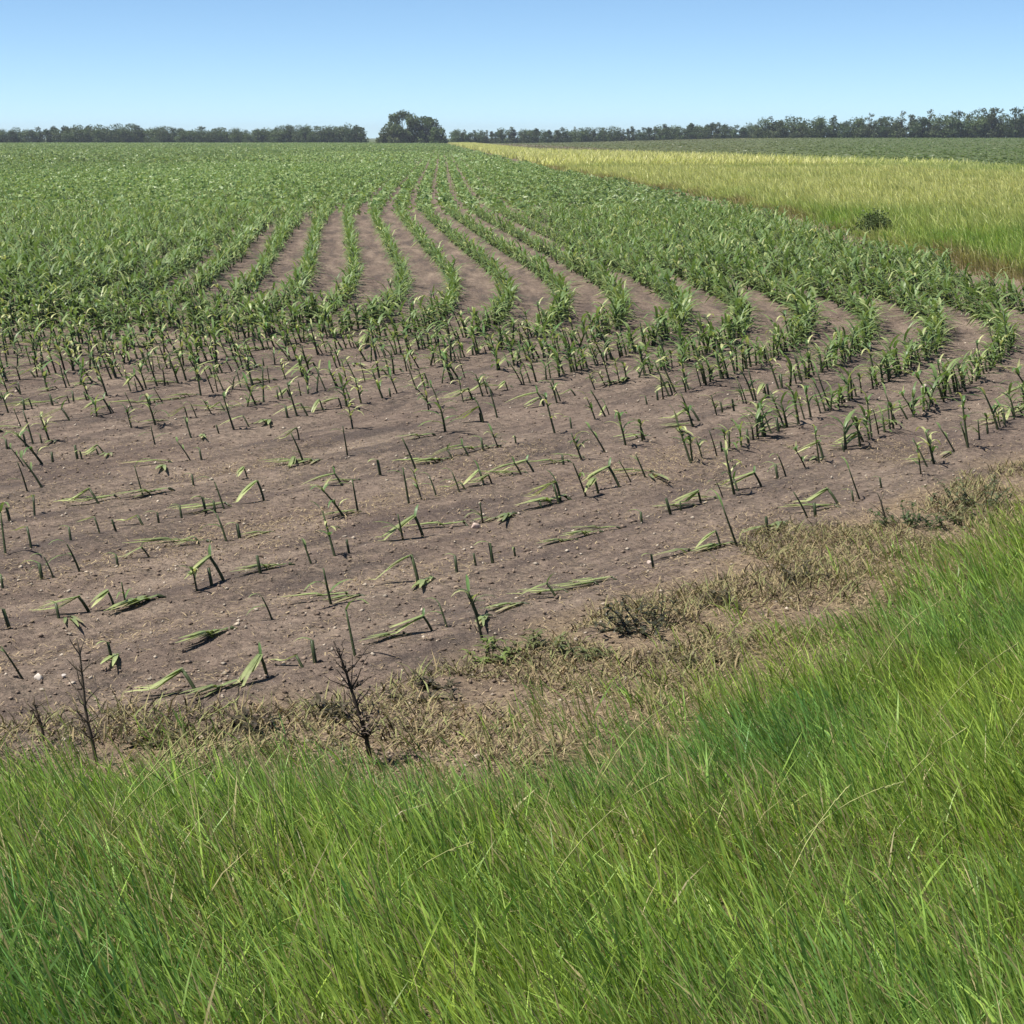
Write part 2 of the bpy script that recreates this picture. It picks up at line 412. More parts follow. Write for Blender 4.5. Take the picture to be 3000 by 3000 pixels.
def corn_variant(state, rng):
    """parts of one plant: list of (part name, verts, tris, colours, material); leans towards -X as the wind and hail left it"""
    parts = []
    LEAN = -math.pi / 2
    laz = LEAN + rng.normal(0, 0.35)
    def stem(h, r0, r1, tilt, bend=0.0, n=4):
        P = [np.array([0, 0, -0.03])]
        for i in range(1, n + 1):
            a = tilt + bend * (i / n); st = (h + 0.03) / n
            P.append(P[-1] + np.array([math.sin(laz) * math.sin(a), math.cos(laz) * math.sin(a), math.cos(a)]) * st)
        if LOD[0]: V, F = tube([P[0], P[n // 2], P[-1]], [r0, (r0 + r1) / 2, r1], 3)
        else: V, F = tube(P, np.linspace(r0, r1, n + 1), 6)
        t = np.clip(V[:, 2:3] / max(h, 0.05), 0, 1)
        C = STEM * (1 - t) * rng.uniform(0.6, 1.0) + (STEM * 0.75 + GREEN * 0.25) * t
        parts.append(('stalk', V, F, C, M_STALK))
        return P
    def leaf(p, az, L, w, a0, a1, c0, c1, name='leaf', **k):
        V, F, C = leaf_strip(p, az, L, w, a0, a1, rng, c0, c1, **k)
        parts.append((name, V, F, C, M_CORN))
    if state == 'stub':
        P = stem(rng.uniform(0.05, 0.12), 0.011, 0.009, rng.uniform(0.05, 0.35), 0, 2)
        if rng.random() < 0.6:
            leaf(P[-1], laz + rng.normal(0, 0.6), rng.uniform(0.05, 0.13), 0.02, 1.0, 2.3, GREEN, PALE, floor=0.008, nseg=4)
    elif state == 'folded':
        h = rng.uniform(0.07, 0.17)
        P = stem(h, 0.0095, 0.008, rng.uniform(0.05, 0.5), 0.25, 3)
        az = LEAN + rng.normal(-0.5, 0.4)
        n = rng.integers(2, 5); aa = rng.uniform(1.75, 2.25)
        for i in range(n):
            leaf(P[-1] + rng.normal(0, 0.005, 3), az + rng.normal(0, 0.13), rng.uniform(0.14, 0.30), rng.uniform(0.024, 0.046), aa + rng.normal(-0.1, 0.1), aa + rng.normal(0.1, 0.12),
                 (GREEN * 0.6 + PALE * 0.4) * rng.uniform(0.8, 1.1), (PALE * rng.uniform(0.6, 1.0) + TAN * rng.uniform(0, 0.4)), name='broken_leaf', floor=0.01 + 0.006 * i)
        if rng.random() < 0.35:
            leaf(P[-1], rng.uniform(0, 6.28), rng.uniform(0.06, 0.12), 0.02, 0.3, 1.2, GREEN, GREEN, nseg=3)
    elif state == 'flat':
        P = stem(rng.uniform(0.04, 0.08), 0.011, 0.010, rng.uniform(0.4, 0.9), 0.5, 2)
        az = LEAN + rng.normal(-0.75, 0.3)
        for i in range(rng.integers(3, 7)):
            leaf(P[-1] + np.array([math.sin(az) * 0.035 * i, math.cos(az) * 0.035 * i, -0.006 * i]) + rng.normal(0, 0.012, 3) * np.array([1, 1, 0]), az + rng.normal(0, 0.13), rng.uniform(0.2, 0.38), rng.uniform(0.025, 0.042), rng.uniform(1.5, 1.8), rng.uniform(1.5, 2.0),
                 (GREEN * 0.6 + PALE * 0.4) * rng.uniform(0.7, 1.2), (PALE * rng.uniform(0.7, 1.1) if rng.random() < 0.7 else TAN * rng.uniform(0.5, 1.0)), name='broken_leaf', floor=0.01 + 0.006 * i)
    elif state == 'stem':
        h = rng.uniform(0.16, 0.30)
        P = stem(h, 0.0085, 0.0045, rng.uniform(0.12, 0.45), rng.uniform(-0.1, 0.3), 5)
        for i in range(rng.integers(1, 4)):
            q = P[rng.integers(2, 6)]
            leaf(q, laz + rng.normal(0, 1.2), rng.uniform(0.06, 0.2), rng.uniform(0.012, 0.026), rng.uniform(0.4, 1.1), rng.uniform(1.6, 2.6), GREEN * rng.uniform(0.7, 1.1), (GREEN + PALE) * 0.5, nseg=4, floor=0.012)
    elif state == 'shredded':
        h = rng.uniform(0.20, 0.36)
        P = stem(h, 0.010, 0.005, rng.uniform(0.15, 0.5), rng.uniform(-0.1, 0.3), 5)
        for i in range(rng.integers(6, 11)):
            k = rng.uniform(1.6, 5); q = P[int(k)] if k >= 5 else P[int(k)] * (1 - k % 1) + P[int(k) + 1] * (k % 1)
            pale = rng.random() < 0.4
            c = (PALE * 0.75 + TAN * 0.25) if pale else GREEN * rng.uniform(0.75, 1.15)
            leaf(q, rng.uniform(0, 6.28), rng.uniform(0.06, 0.2), rng.uniform(0.014, 0.030), rng.uniform(0.2, 0.9), rng.uniform(1.2, 2.7), c, c * rng.uniform(0.85, 1.25), twist=rng.normal(0, 0.8), nseg=4, floor=0.012)
    else:                                             # leafy survivor
        h = rng.uniform(0.14, 0.24)
        P = stem(h, 0.012, 0.006, rng.uniform(0.02, 0.3), rng.uniform(0, 0.2), 4)
        n = rng.integers(7, 11); az0 = rng.uniform(0, 6.28)
        for i in range(n):
            k = 1 + i * 3.4 / n
            q = P[int(k)] * (1 - k % 1) + P[min(int(k) + 1, 4)] * (k % 1)
            az = az0 + i * math.pi + rng.normal(0, 0.5)
            az = az + 0.35 * math.sin(LEAN - az)
            up = i / n
            pl = rng.uniform(0.3, 0.85) if rng.random() < 0.3 else rng.uniform(0, 0.2)
            leaf(q, az, rng.uniform(0.11, 0.26), rng.uniform(0.018, 0.036), rng.uniform(0.35, 0.95) * (1.3 - 0.7 * up), rng.uniform(1.5, 2.8) * (1.1 - 0.35 * up),
                 (GREEN * (1 - pl) + PALE * pl) * rng.uniform(0.75, 1.1), (GREEN * (0.85 - pl * 0.7) + PALE * (0.15 + pl * 0.7)) * rng.uniform(0.8, 1.25), twist=rng.normal(0, 0.5), floor=0.012, nseg=4)
    return parts

VAR = {}
vr = np.random.default_rng(5)
for st, n in (('stub', 10), ('folded', 18), ('flat', 12), ('stem', 16), ('shredded', 18), ('leafy', 20)):
    VAR[st] = [corn_variant(st, vr) for _ in range(n)]
LOD[0] = True
VARL = {st: [corn_variant(st, vr) for _ in VAR[st]] for st in VAR}
LOD[0] = False
def merged(src):                                      # merged arrays of each variant for the mass
    res = {}
    for st in src:
        res[st] = []
        for parts in src[st]:
            b = Buf()
            for _, V, F, C, _m in parts: b.add(V, F, C)
            res[st].append(b.out())
    return res
VARM = merged(VAR); VARL = merged(VARL)

# rows as lines parallel to ROW0
def resample(line, step):
    seg = np.linalg.norm(np.diff(line, axis=0), axis=1); s = np.concatenate([[0], np.cumsum(seg)])
    t = np.arange(0, s[-1], step)
    P = np.stack([np.interp(t, s, line[:, 0]), np.interp(t, s, line[:, 1])], 1)
    D = np.gradient(P, axis=0); D /= np.linalg.norm(D, axis=1, keepdims=True)
    return P, D
HEAD = 20
cut = int(np.argmin(np.abs(ROW0[:, 1] - 30)))         # where the long straight leg ends
LEG = np.vstack([ROW0[:cut], ROW0[cut - 1] + (ROW0[cut - 1] - ROW0[cut - 9]) / np.linalg.norm(ROW0[cut - 1] - ROW0[cut - 9]) * 60])

def row_points(k, step, y0, y1, margin=1.06):
    src = ROW0 if k <= HEAD else LEG
    P, D = resample(src, step)
    Nn = np.stack([D[:, 1], -D[:, 0]], 1)             # to the field side when walking from far to near
    Q = P + Nn * (k * S)
    keep = (Q[:, 1] > y0) & (Q[:, 1] <= y1) & (np.abs(Q[:, 0]) < 0.25 * Q[:, 1] * margin + 0.6 + 0.004 * Q[:, 1])
    Q = Q[keep]; D = D[keep]
    if len(Q) == 0: return Q, D
    d, _ = row_coord(Q[:, 0], Q[:, 1])
    if k <= HEAD: ok = np.abs(d - k * S) < 0.12
    else: ok = d > (HEAD + 0.7) * S
    e, _ = to_poly(Q[:, 0], Q[:, 1], DITCH)
    v, _ = to_poly(Q[:, 0], Q[:, 1], VERGE)
    ok &= (e > 0.7) & (v > 0.9)
    if k < -2: ok &= (Q[:, 1] > 34)
    return Q[ok], D[ok]

near_pl = []                                          # (x, y, row k, state, variant, rot, scale, lean)
far1 = Buf(); far2 = []
for k in range(-8, 260):
    Q, D = row_points(k, 0.125, 4, 62)
    if len(Q):
        n = len(Q)
        # plants stand closer where the crop was spared
        ex = (Q[:, 1] > 29) & ((Q[:, 0] > 1.0) | (Q[:, 0] < -5.2)) & (RNG.random(n) < 0.7)
        Q = np.vstack([Q, Q[ex]]); D = np.vstack([D, D[ex]]); n = len(Q)
        vg = np.clip(np.maximum((Q[:, 0] - 0.3) / 2.5, (-4.4 - Q[:, 0]) / 2.0), 0, 1) * sstep(27, 40, Q[:, 1])
        Q = Q + RNG.normal(0, 1, (n, 2)) * (0.018 + 0.13 * vg)[:, None] + D * RNG.uniform(-0.05, 0.05, (n, 1))
        lv = sstep(14.5, 28.0, Q[:, 1] + 8.0 * (vnoise(Q[:, 0] * 0.45, Q[:, 1] * 0.45, 21, 2) - 0.5) + 1.3 * np.maximum(Q[:, 0], 0))
        patch = vnoise(Q[:, 0] * 0.9, Q[:, 1] * 0.5, 31, 2)
        for (x, y), l, p in zip(Q, lv, patch):
            if RNG.random() > (0.60 + 0.40 * min(1, l * 1.6) - (0.35 if p < 0.40 and l < 0.8 else 0)) * (0.88 if y > 46 else 1.0): continue
            u = RNG.random()
            if u < 0.04 + 0.9 * l ** 2: st = 'leafy'
            elif u < 0.10 + 0.88 * l ** 0.6: st = 'shredded'
            else:
                u = RNG.random()
                st = 'stub' if u < 0.22 - 0.12 * l else 'folded' if u < 0.50 else 'flat' if u < 0.78 - 0.15 * l else 'stem'
            if st == 'leafy' and y < 15 and RNG.random() < 0.75: st = 'stem' if RNG.random() < 0.5 else 'flat'
            sc = RNG.uniform(0.72, 1.22) * (0.84 + 0.30 * l) * (1 + (0.22 * l * min(max((x - 0.5) / 3.0, (-4.2 - x) / 2.5, 0), 1) if y > 24 else 0))
            near_pl.append((x, y, k, st, int(RNG.integers(len(VAR[st]))), RNG.normal(0, 0.35) + (RNG.uniform(0, 6.28) if st == 'leafy' and RNG.random() < 0.4 else 0), sc))
    Q, D = row_points(k, 0.42, 62, 165)
    if len(Q): far2.append((Q, D, 1))
    Q, D = row_points(k, 1.6, 165, 775)
    if len(Q): far2.append((Q, D, 2))

# the 300 that show largest stand as single plants, the rest as one mass
HT = {'shredded': 0.27, 'stub': 0.10, 'folded': 0.24, 'flat': 0.20, 'stem': 0.26, 'leafy': 0.33}
size = np.array([HT[p[3]] * p[6] / p[1] * (1.0 if p[2] <= 9 else 0.0) for p in near_pl])
inview = np.array([abs(p[0]) < 0.25 * p[1] + 0.05 for p in near_pl])
order = np.argsort(-(size * inview))
single = set(order[:300].tolist())

ORD = ['outermost row', 'second row', 'third row', 'fourth row', 'fifth row', 'sixth row', 'seventh row', 'eighth row', 'ninth row', 'tenth row', 'eleventh row', 'twelfth row']
WHAT = {'shredded': 'corn stalk standing with few shredded leaves', 'stub': 'short dark broken corn stub', 'folded': 'snapped corn plant, pale leaves folded to soil', 'flat': 'flattened corn plant, green leaves lying on soil',
        'stem': 'thin leaning corn stalk nearly stripped of leaves', 'leafy': 'leafy green corn plant still standing'}
PART_ME = {}
for st in VAR:
    for vi, parts in enumerate(VAR[st]):
        lst = []
        for nm, V, F, C, mt in parts:
            pm = make_mesh(nm, V, F, C, smooth=(nm == 'stalk')); pm.materials.append(mt)
            lst.append((nm, pm))
        PART_ME[(st, vi)] = lst
mass = Buf()
xs = np.array([p[0] for p in near_pl]); ys = np.array([p[1] for p in near_pl]); zs = surf_z(xs, ys)
for i, (x, y, k, st, vi, rot, sc) in enumerate(near_pl):
    if i in single:
        e = bpy.data.objects.new('corn_plant', None); COL.objects.link(e)
        e.empty_display_size = 0.1
        e.location = (x, y, zs[i]); e.rotation_euler = (0, 0, rot); e.scale = (sc, sc, sc)
        r = min(max(k + 2, 0), 11)
        big = '' if st == 'stub' else 'large ' if sc * HT[st] > 1.04 * HT[st] * (0.8 if k < 4 else 0.9) else 'small ' if sc < 0.74 else ''
        tag(e, big + WHAT[st] + ', ' + ('row nearest the grass' if r == 0 else ORD[r] + ' from grass') + (', past the bend' if y > 21.5 else ', at the bend' if y > 15.5 else ''), 'corn plant', 'battered corn plants in the curved rows')
        for nm, pm in PART_ME[(st, vi)]:
            link(nm, pm, None, e)
    else:
        V, F, C = (VARL if y > 26 else VARM)[st][vi]
        c, s_ = math.cos(rot) * sc, math.sin(rot) * sc
        W = np.stack([V[:, 0] * c - V[:, 1] * s_ + x, V[:, 0] * s_ + V[:, 1] * c + y, V[:, 2] * sc + zs[i]], 1)
        mass.add(W, F, C * RNG.uniform(0.85, 1.2) * (1.0 + 0.14 * min(max((y - 26) / 20, 0), 1)))
o = link('corn_plants', mass.mesh('corn_plants'), M_CORN)
tag(o, 'many leafy green corn plants crowding the rows behind the bend', 'corn', kind='stuff')

fb = Buf()
for Q, D, lod in far2:
    n = len(Q)
    per = 20 if lod == 1 else 8
    c = np.repeat(Q, per, axis=0); d = np.repeat(D, per, axis=0)
    al = RNG.uniform(-0.24, 0.24, (n * per, 1)) * (1 if lod == 1 else 3.4)
    wide = 1 + 0.7 * np.repeat(np.clip(np.maximum((Q[:, 0] + 0.045 * Q[:, 1] - 3.0) / 4, (-2.0 - Q[:, 0] - 0.045 * Q[:, 1]) / 4), 0, 1), per)[:, None]
    la = RNG.normal(0, 0.115 if lod == 1 else 0.13, (n * per, 1)) * wide
    nn = np.stack([d[:, 1], -d[:, 0]], 1)
    xy = c + d * al + nn * la
    hgt = RNG.uniform(0.05, 0.40, n * per) * (0.85 + 0.4 * vnoise(xy[:, 0] * 0.3, xy[:, 1] * 0.3, 41, 2)) - np.abs(la[:, 0]) * 0.6
    zz = ground_z(xy[:, 0], xy[:, 1]) + np.maximum(hgt, 0.05)
    t = RNG.random((n * per, 1))
    col = (GREEN * 1.25 * (1 - t) + (GREEN * 0.5 + PALE * 0.5) * t * 1.2) * (0.85 + 0.4 * vnoise(xy[:, 0] * 0.04, xy[:, 1] * 0.02, 43, 2))[:, None]
    V, F, C = tri_cloud(np.column_stack([xy, zz]), RNG.uniform(0.055, 0.125, n * per) * (1.0 if lod == 1 else 1.95), col, stretch=(1, 1.3, 0.8))
    fb.add(V, F, C)
o = link('corn_rows', fb.mesh('corn_rows'), M_CORN)
tag(o, 'dense green corn rows converging towards the far trees', 'corn', kind='stuff')

# ------------------------------------------------------------------ roadside grass
def in_view_pts(n, x0, x1, y0, y1, rng=RNG):
    return rng.uniform(x0, x1, n), rng.uniform(y0, y1, n)
gb = Buf()
N0 = 380000
x, y = in_view_pts(N0, -4.2, 5.2, 3.4, 15.5)
dvv, _ = to_poly(x, y, VERGE); ins = -dvv
keep = (np.abs(x) < 0.25 * y * 1.06 + 0.35)
edge = sstep(-0.35, 1.0, ins + 1.2 * (vnoise(x * 2.2, y * 2.2, 51, 2) - 0.5) + 1.1 * (vnoise(x * 7, y * 7, 57, 2) - 0.5))
keep &= RNG.random(N0) < edge * np.where(y > 8.5, 0.55, 1.0)
x = x[keep]; y = y[keep]; ins = ins[keep]; edge = edge[keep]
n = len(x)
tall = vnoise(x * 1.1, y * 1.1, 52, 3)
tuft = vnoise(x * 6, y * 6, 53, 2)
L = RNG.uniform(0.10, 0.30, n) * (0.65 + 0.7 * tall) * (0.55 + 0.45 * sstep(0.0, 0.8, ins)) * (0.75 + 0.5 * tuft)
az = -math.pi / 2 + 0.25 + RNG.normal(0, 0.42, n) + 0.8 * (vnoise(x * 2.2, y * 2.2, 54, 2) - 0.5)
rnd = RNG.random(n) < 0.14
az = np.where(rnd, RNG.uniform(0, 6.28, n), az)
a0 = np.abs(RNG.normal(0.34, 0.17, n)); a1 = a0 + np.abs(RNG.normal(0.45, 0.4, n))
hue = vnoise(x * 0.9 + 3, y * 0.7, 55, 3) + 0.22 * np.clip(x / 2.0, -1, 1) * 0.6 + RNG.normal(0, 0.16, n)
hue = np.clip(hue * 1.1, 0, 1)[:, None]
blue = np.array([0.120, 0.265, 0.075]); yel = np.array([0.33, 0.43, 0.075])
ct = blue * (1 - hue) + yel * hue
ct = ct * RNG.uniform(0.5, 1.6, (n, 1))
dry = RNG.random(n) < 0.08 + 0.2 * (vnoise(x * 1.7, y * 1.7, 56, 2) > 0.60) + 0.28 * sstep(0.8, 0.0, ins)
ct[dry] = np.array([0.44, 0.38, 0.19]) * RNG.uniform(0.6, 1.2, (dry.sum(), 1))
cb = ct * 0.9
wd = RNG.uniform(0.0026, 0.0064, n) * np.where(RNG.random(n) < 0.1, 1.7, 1.0) * np.where(y > 9, 1.35, 1.0)
V, F, C = blades(np.column_stack([x, y, surf_z(x, y) - 0.01]), L, wd, az, a0, a1, cb, ct, nseg=3)
o = link('verge_grass', make_mesh('verge_grass', V, F, C), M_GRASS)
tag(o, 'long windblown green grass on the road verge', 'grass', kind='stuff')
print('verge blades', n)

# long pale seed stems standing out of the grass
def seed_stem(bx, by, L, az, a0, a1, col):
    z = float(surf_z(bx, by))
    P = [np.array([bx, by, z])]
    for i in range(6):
        a = a0 + (a1 - a0) * i / 5
        P.append(P[-1] + np.array([math.sin(az) * math.sin(a), math.cos(az) * math.sin(a), math.cos(a)]) * L / 6)
    V, F = tube(P, np.linspace(0.0022, 0.0011, 7), 4)
    b = Buf(); b.add(V, F, np.array(col))
    e = bpy.data.objects.new('grass_stalk', None); COL.objects.link(e); e.location = (bx, by, z)
    b.V = [v - np.array([bx, by, z]) for v in b.V]
    link('stem', b.mesh('stem'), M_DRY, e)
    h = Buf()
    tip = P[-1] - np.array([bx, by, z]); d = (P[-1] - P[-2]); d /= np.linalg.norm(d)
    for k in range(9):
        q = tip - d * 0.008 * k
        V, F = tube([q, q + d * 0.012 + RNG.normal(0, 0.004, 3)], [0.0022, 0.0006], 4); h.add(V, F, np.array(col) * 1.1)
    link('seed_head', h.mesh('seed_head'), M_DRY, e)
    return e
sr = np.random.default_rng(77)
for i in range(22):
    yy = sr.uniform(5.2, 9.0); xx = sr.uniform(-0.1, 0.25) * yy if sr.random() < 0.75 else sr.uniform(-0.24, 0.0) * yy
    if to_poly([xx], [yy], VERGE)[0][0] > -0.35: continue
    e = seed_stem(xx, yy, sr.uniform(0.38, 0.58), sr.uniform(0.9, 1.8), sr.uniform(0.25, 0.5), sr.uniform(0.9, 1.3), np.array([0.34, 0.36, 0.14]) * sr.uniform(0.8, 1.2))
    tag(e, 'thin pale grass stalk with seed head arching above the green verge', 'grass stalk', 'pale seed stalks in the verge')

# ------------------------------------------------------------------ dead litter, straw and clods
lb = Buf()
n = 260000
x = RNG.uniform(-3.6, 4.6, n); y = RNG.uniform(6.4, 15.5, n)
dvv, _ = to_poly(x, y, VERGE); ph, ac = row_coord(x, y)
band = sstep(1.3, 0.1, dvv + 1.3 * (vnoise(x * 1.5, y * 1.5, 61, 3) - 0.5) + 0.5 * sstep(0.2, -1.2, x)) * (dvv > -0.5)
streak = sstep(0.55, 0.75, vnoise(ph * 2.6, ac * 0.5, 62, 3)) * 0.36 + 0.085
keep = (RNG.random(n) < np.maximum(band * 0.5, streak)) & (np.abs(x) < 0.25 * y + 0.3)
x = x[keep]; y = y[keep]; band = band[keep]; n = len(x)
t = RNG.random((n, 1))
cc = (np.array([0.20, 0.145, 0.09]) * (1 - t) + np.array([0.44, 0.35, 0.21]) * t)
V, F, C = blades(np.column_stack([x, y, surf_z(x, y) + RNG.uniform(0.0, 0.02, n)]), RNG.uniform(0.015, 0.05, n) + 0.07 * (RNG.random(n) < band * 0.7) * RNG.random(n), RNG.uniform(0.0025, 0.0075, n), RNG.uniform(0, 6.28, n),
                 RNG.uniform(0.7, 1.6, n), RNG.uniform(1.4, 2.3, n), cc, cc, nseg=2)
V[:, 2] = np.maximum(V[:, 2], surf_z(V[:, 0], V[:, 1]) + 0.003)
lb.add(V, F, C)
# green and brown short weeds through the dead band
n = 150000
x = RNG.uniform(-3.0, 4.2, n); y = RNG.uniform(6.8, 15.0, n)
dvv, _ = to_poly(x, y, VERGE)
m = (vnoise(x * 2.2, y * 2.2, 65, 3) > 0.42) & (dvv > -0.1) & (dvv < 0.35 + 0.9 * vnoise(x * 1.1, y * 1.1, 66, 2)) & (np.abs(x) < 0.25 * y + 0.3)
x = x[m]; y = y[m]; n = len(x)
t = RNG.random((n, 1)) ** 1.3; dk = RNG.random((n, 1)) < 0.3
cc = np.array([0.30, 0.23, 0.13]) * (1 - t) + np.array([0.22, 0.25, 0.10]) * t
cc = np.where(dk, np.array([0.06, 0.05, 0.03]), cc)
V, F, C = blades(np.column_stack([x, y, surf_z(x, y) - 0.005]), RNG.uniform(0.03, 0.15, n) * (0.5 + vnoise(x * 4, y * 4, 67, 2)), RNG.uniform(0.003, 0.009, n), RNG.uniform(0, 6.28, n), RNG.uniform(0.1, 1.0, n), RNG.uniform(0.8, 2.4, n), cc, cc, nseg=2)
lb.add(V, F, C)
o = link('straw_litter', lb.mesh('straw_litter'), M_DRY)
tag(o, 'dead tan grass and straw litter between verge and soil', 'litter', kind='stuff')

cb_ = Buf()
n = 42000
y = 7.0 + 20 * RNG.random(n) ** 1.6; x = RNG.uniform(-0.27, 0.27, n) * y
dvv, _ = to_poly(x, y, VERGE); ph, ac = row_coord(x, y)
m = (dvv > 0.1) & (RNG.random(n) < 0.35 + 0.65 * vnoise(ph * 2.6, ac * 0.7, 71, 3))
x = x[m]; y = y[m]; n = len(x)
octv = np.array([[1, 0, 0], [-1, 0, 0], [0, 1, 0], [0, -1, 0], [0, 0, 1], [0, 0, -1]], float)
octf = np.array([[0, 2, 4], [2, 1, 4], [1, 3, 4], [3, 0, 4], [2, 0, 5], [1, 2, 5], [3, 1, 5], [0, 3, 5]])
r = 0.003 + 0.010 * RNG.random(n) ** 4
V = octv[None] * (r[:, None, None]) * RNG.uniform(0.6, 1.4, (n, 6, 1)) * np.array([1.2, 1.2, 0.8])
V += RNG.normal(0, 0.25, (n, 6, 3)) * r[:, None, None]
V += np.column_stack([x, y, surf_z(x, y) + r * 0.35])[:, None, :]
t = RNG.random((n, 1)); pale = RNG.random((n, 1)) < 0.16
cc = np.array([0.12, 0.09, 0.071]) * (1 - t) + np.array([0.25, 0.19, 0.145]) * t
cc = np.where(pale, np.array([0.40, 0.34, 0.27]) * RNG.uniform(0.7, 1.2, (n, 1)), cc)
cb_.add(V.reshape(-1, 3), (np.arange(n)[:, None, None] * 6 + octf[None]).reshape(-1, 3), np.repeat(cc, 6, 0))
o = link('soil_clods', cb_.mesh('soil_clods'), M_CLOD)
tag(o, 'small brown soil clods and crumbs strewn between the rows', 'soil clods', kind='stuff')

# ------------------------------------------------------------------ field stones
def stone(x, y, r, seed, col, label):
    rg = np.random.default_rng(seed)
    nu, nv = 10, 7
    V = [(0, 0, -1.0)]
    for j in range(1, nv):
        th = math.pi * j / nv - math.pi / 2
        for i in range(nu):
            a = 2 * math.pi * i / nu; V.append((math.cos(th) * math.cos(a), math.cos(th) * math.sin(a), math.sin(th)))
    V.append((0, 0, 1.0)); V = np.array(V)
    nd = rg.normal(size=(9, 3)); nd /= np.linalg.norm(nd, axis=1, keepdims=True)
    for d in nd:                                        # chip off flat facets
        pr = V @ d; ex = np.clip(pr - rg.uniform(0.42, 0.75), 0, None); V -= ex[:, None] * d
    V *= np.array([1.0, 0.85, 0.75]) * r * rg.uniform(0.9, 1.1, 3)
    F = []
    for i in range(nu): F.append((0, 1 + (i + 1) % nu, 1 + i))
    for j in range(nv - 2):
        for i in range(nu):
            a = 1 + j * nu + i; b = 1 + j * nu + (i + 1) % nu
            F += [(a, b, b + nu), (a, b + nu, a + nu)]
    t = len(V) - 1; o_ = 1 + (nv - 2) * nu
    for i in range(nu): F.append((o_ + i, o_ + (i + 1) % nu, t))
    o = link('stone', make_mesh('stone', V, np.array(F), np.broadcast_to(col, (len(V), 3))), M_STONE)
    o.location = (x, y, float(surf_z(x, y)) + r * 0.32); o.rotation_euler = (0, 0, seed)
    return tag(o, label, 'stone')
stone(-0.22, 11.92, 0.036, 1, (0.50, 0.38, 0.32), 'largest pinkish stone lying on soil between broken corn rows')
stone(-2.03, 8.50, 0.026, 2, (0.50, 0.44, 0.38), 'white rounded stone on dark soil near the dead weed')
stone(-1.93, 8.55, 0.016, 3, (0.44, 0.39, 0.35), 'small pale stone just beside the white rounded stone')
stone(-0.07, 9.86, 0.015, 4, (0.48, 0.44, 0.40), 'tiny whitish stone in front of the thin leaning stalk')
stone(3.82, 18.9, 0.045, 5, (0.42, 0.35, 0.29), 'pale stone on bare soil outside the bend of the rows')
stone(0.75, 10.95, 0.018, 6, (0.52, 0.42, 0.35), 'small tan stone beside the outermost row of stubs')

# ------------------------------------------------------------------ dead weeds and dark weed clumps by the verge
def dead_weed(x, y, H, lean, seed, nb, dark, label, leaves=0):
    rg = np.random.default_rng(seed)
    z = float(surf_z(x, y))
    e = bpy.data.objects.new('dead_weed', None); COL.objects.link(e); e.location = (x, y, z)
    P = [np.array([0, 0, -0.03])]; n = 8; wob = rg.normal(0, 0.10, (n, 2))
    for i in range(n):
        a = lean * (0.5 + 0.7 * i / n)
        P.append(P[-1] + np.array([-math.sin(a) + wob[i, 0] * 0.5, wob[i, 1] * 0.5, math.cos(a)]) * (H / n))
    V, F = tube(P, np.linspace(0.0085 + 0.0025 * (leaves > 0), 0.003, n + 1), 6)
    link('stem', make_mesh('stem', V, F, np.broadcast_to(dark, (len(V), 3)), smooth=True), M_BARK, e)
    for b in range(nb):
        i = int(rg.integers(2, n)); p = P[i]
        az = rg.uniform(0, 6.28); L = rg.uniform(0.05, 0.16) * (1.2 - i / n * 0.5)
        up = rg.uniform(0.4, 1.0)
        Q = [p]; 
        for j in range(3): Q.append(Q[-1] + np.array([math.cos(az) * (1 - up * 0.5), math.sin(az) * (1 - up * 0.5), up]) * L / 3 + rg.normal(0, 0.006, 3))
        B = Buf(); V, F = tube(Q, np.linspace(0.003, 0.0012, 4), 4); B.add(V, F, np.array(dark) * 1.2)
        if leaves:
            for q in Q[1:]:
                for r_ in range(leaves):
                    V, F, C = leaf_strip(q, rg.uniform(0, 6.28), rg.uniform(0.015, 0.04), 0.012, 1.0, 2.4, rg, np.array(dark) * 1.6, np.array(dark) * 2.2, nseg=2); B.add(V, F, C)
        link('twig', B.mesh('twig'), M_BARK, e)
    return tag(e, label, 'dead weed')
dead_weed(-0.53, 7.38, 0.52, 0.30, 3, 36, (0.055, 0.043, 0.034), 'tall dark leaning dead weed at the edge of the verge grass', 1)
dead_weed(-1.555, 7.40, 0.52, 0.12, 8, 26, (0.10, 0.08, 0.06), 'tall thin brown dead weed with many fine upright twigs', 0)
dead_weed(-1.80, 7.62, 0.20, 0.25, 9, 8, (0.11, 0.085, 0.06), 'short grey dead weed beside the thin twiggy weed', 0)
dead_weed(-0.13, 9.28, 0.27, 0.36, 10, 4, (0.045, 0.05, 0.03), 'thin dark solitary stalk leaning above dead litter', 0)
dead_weed(2.27, 12.15, 0.25, 0.40, 11, 3, (0.07, 0.065, 0.045), 'slender bare leaning stalk by the dark leafy clump', 0)

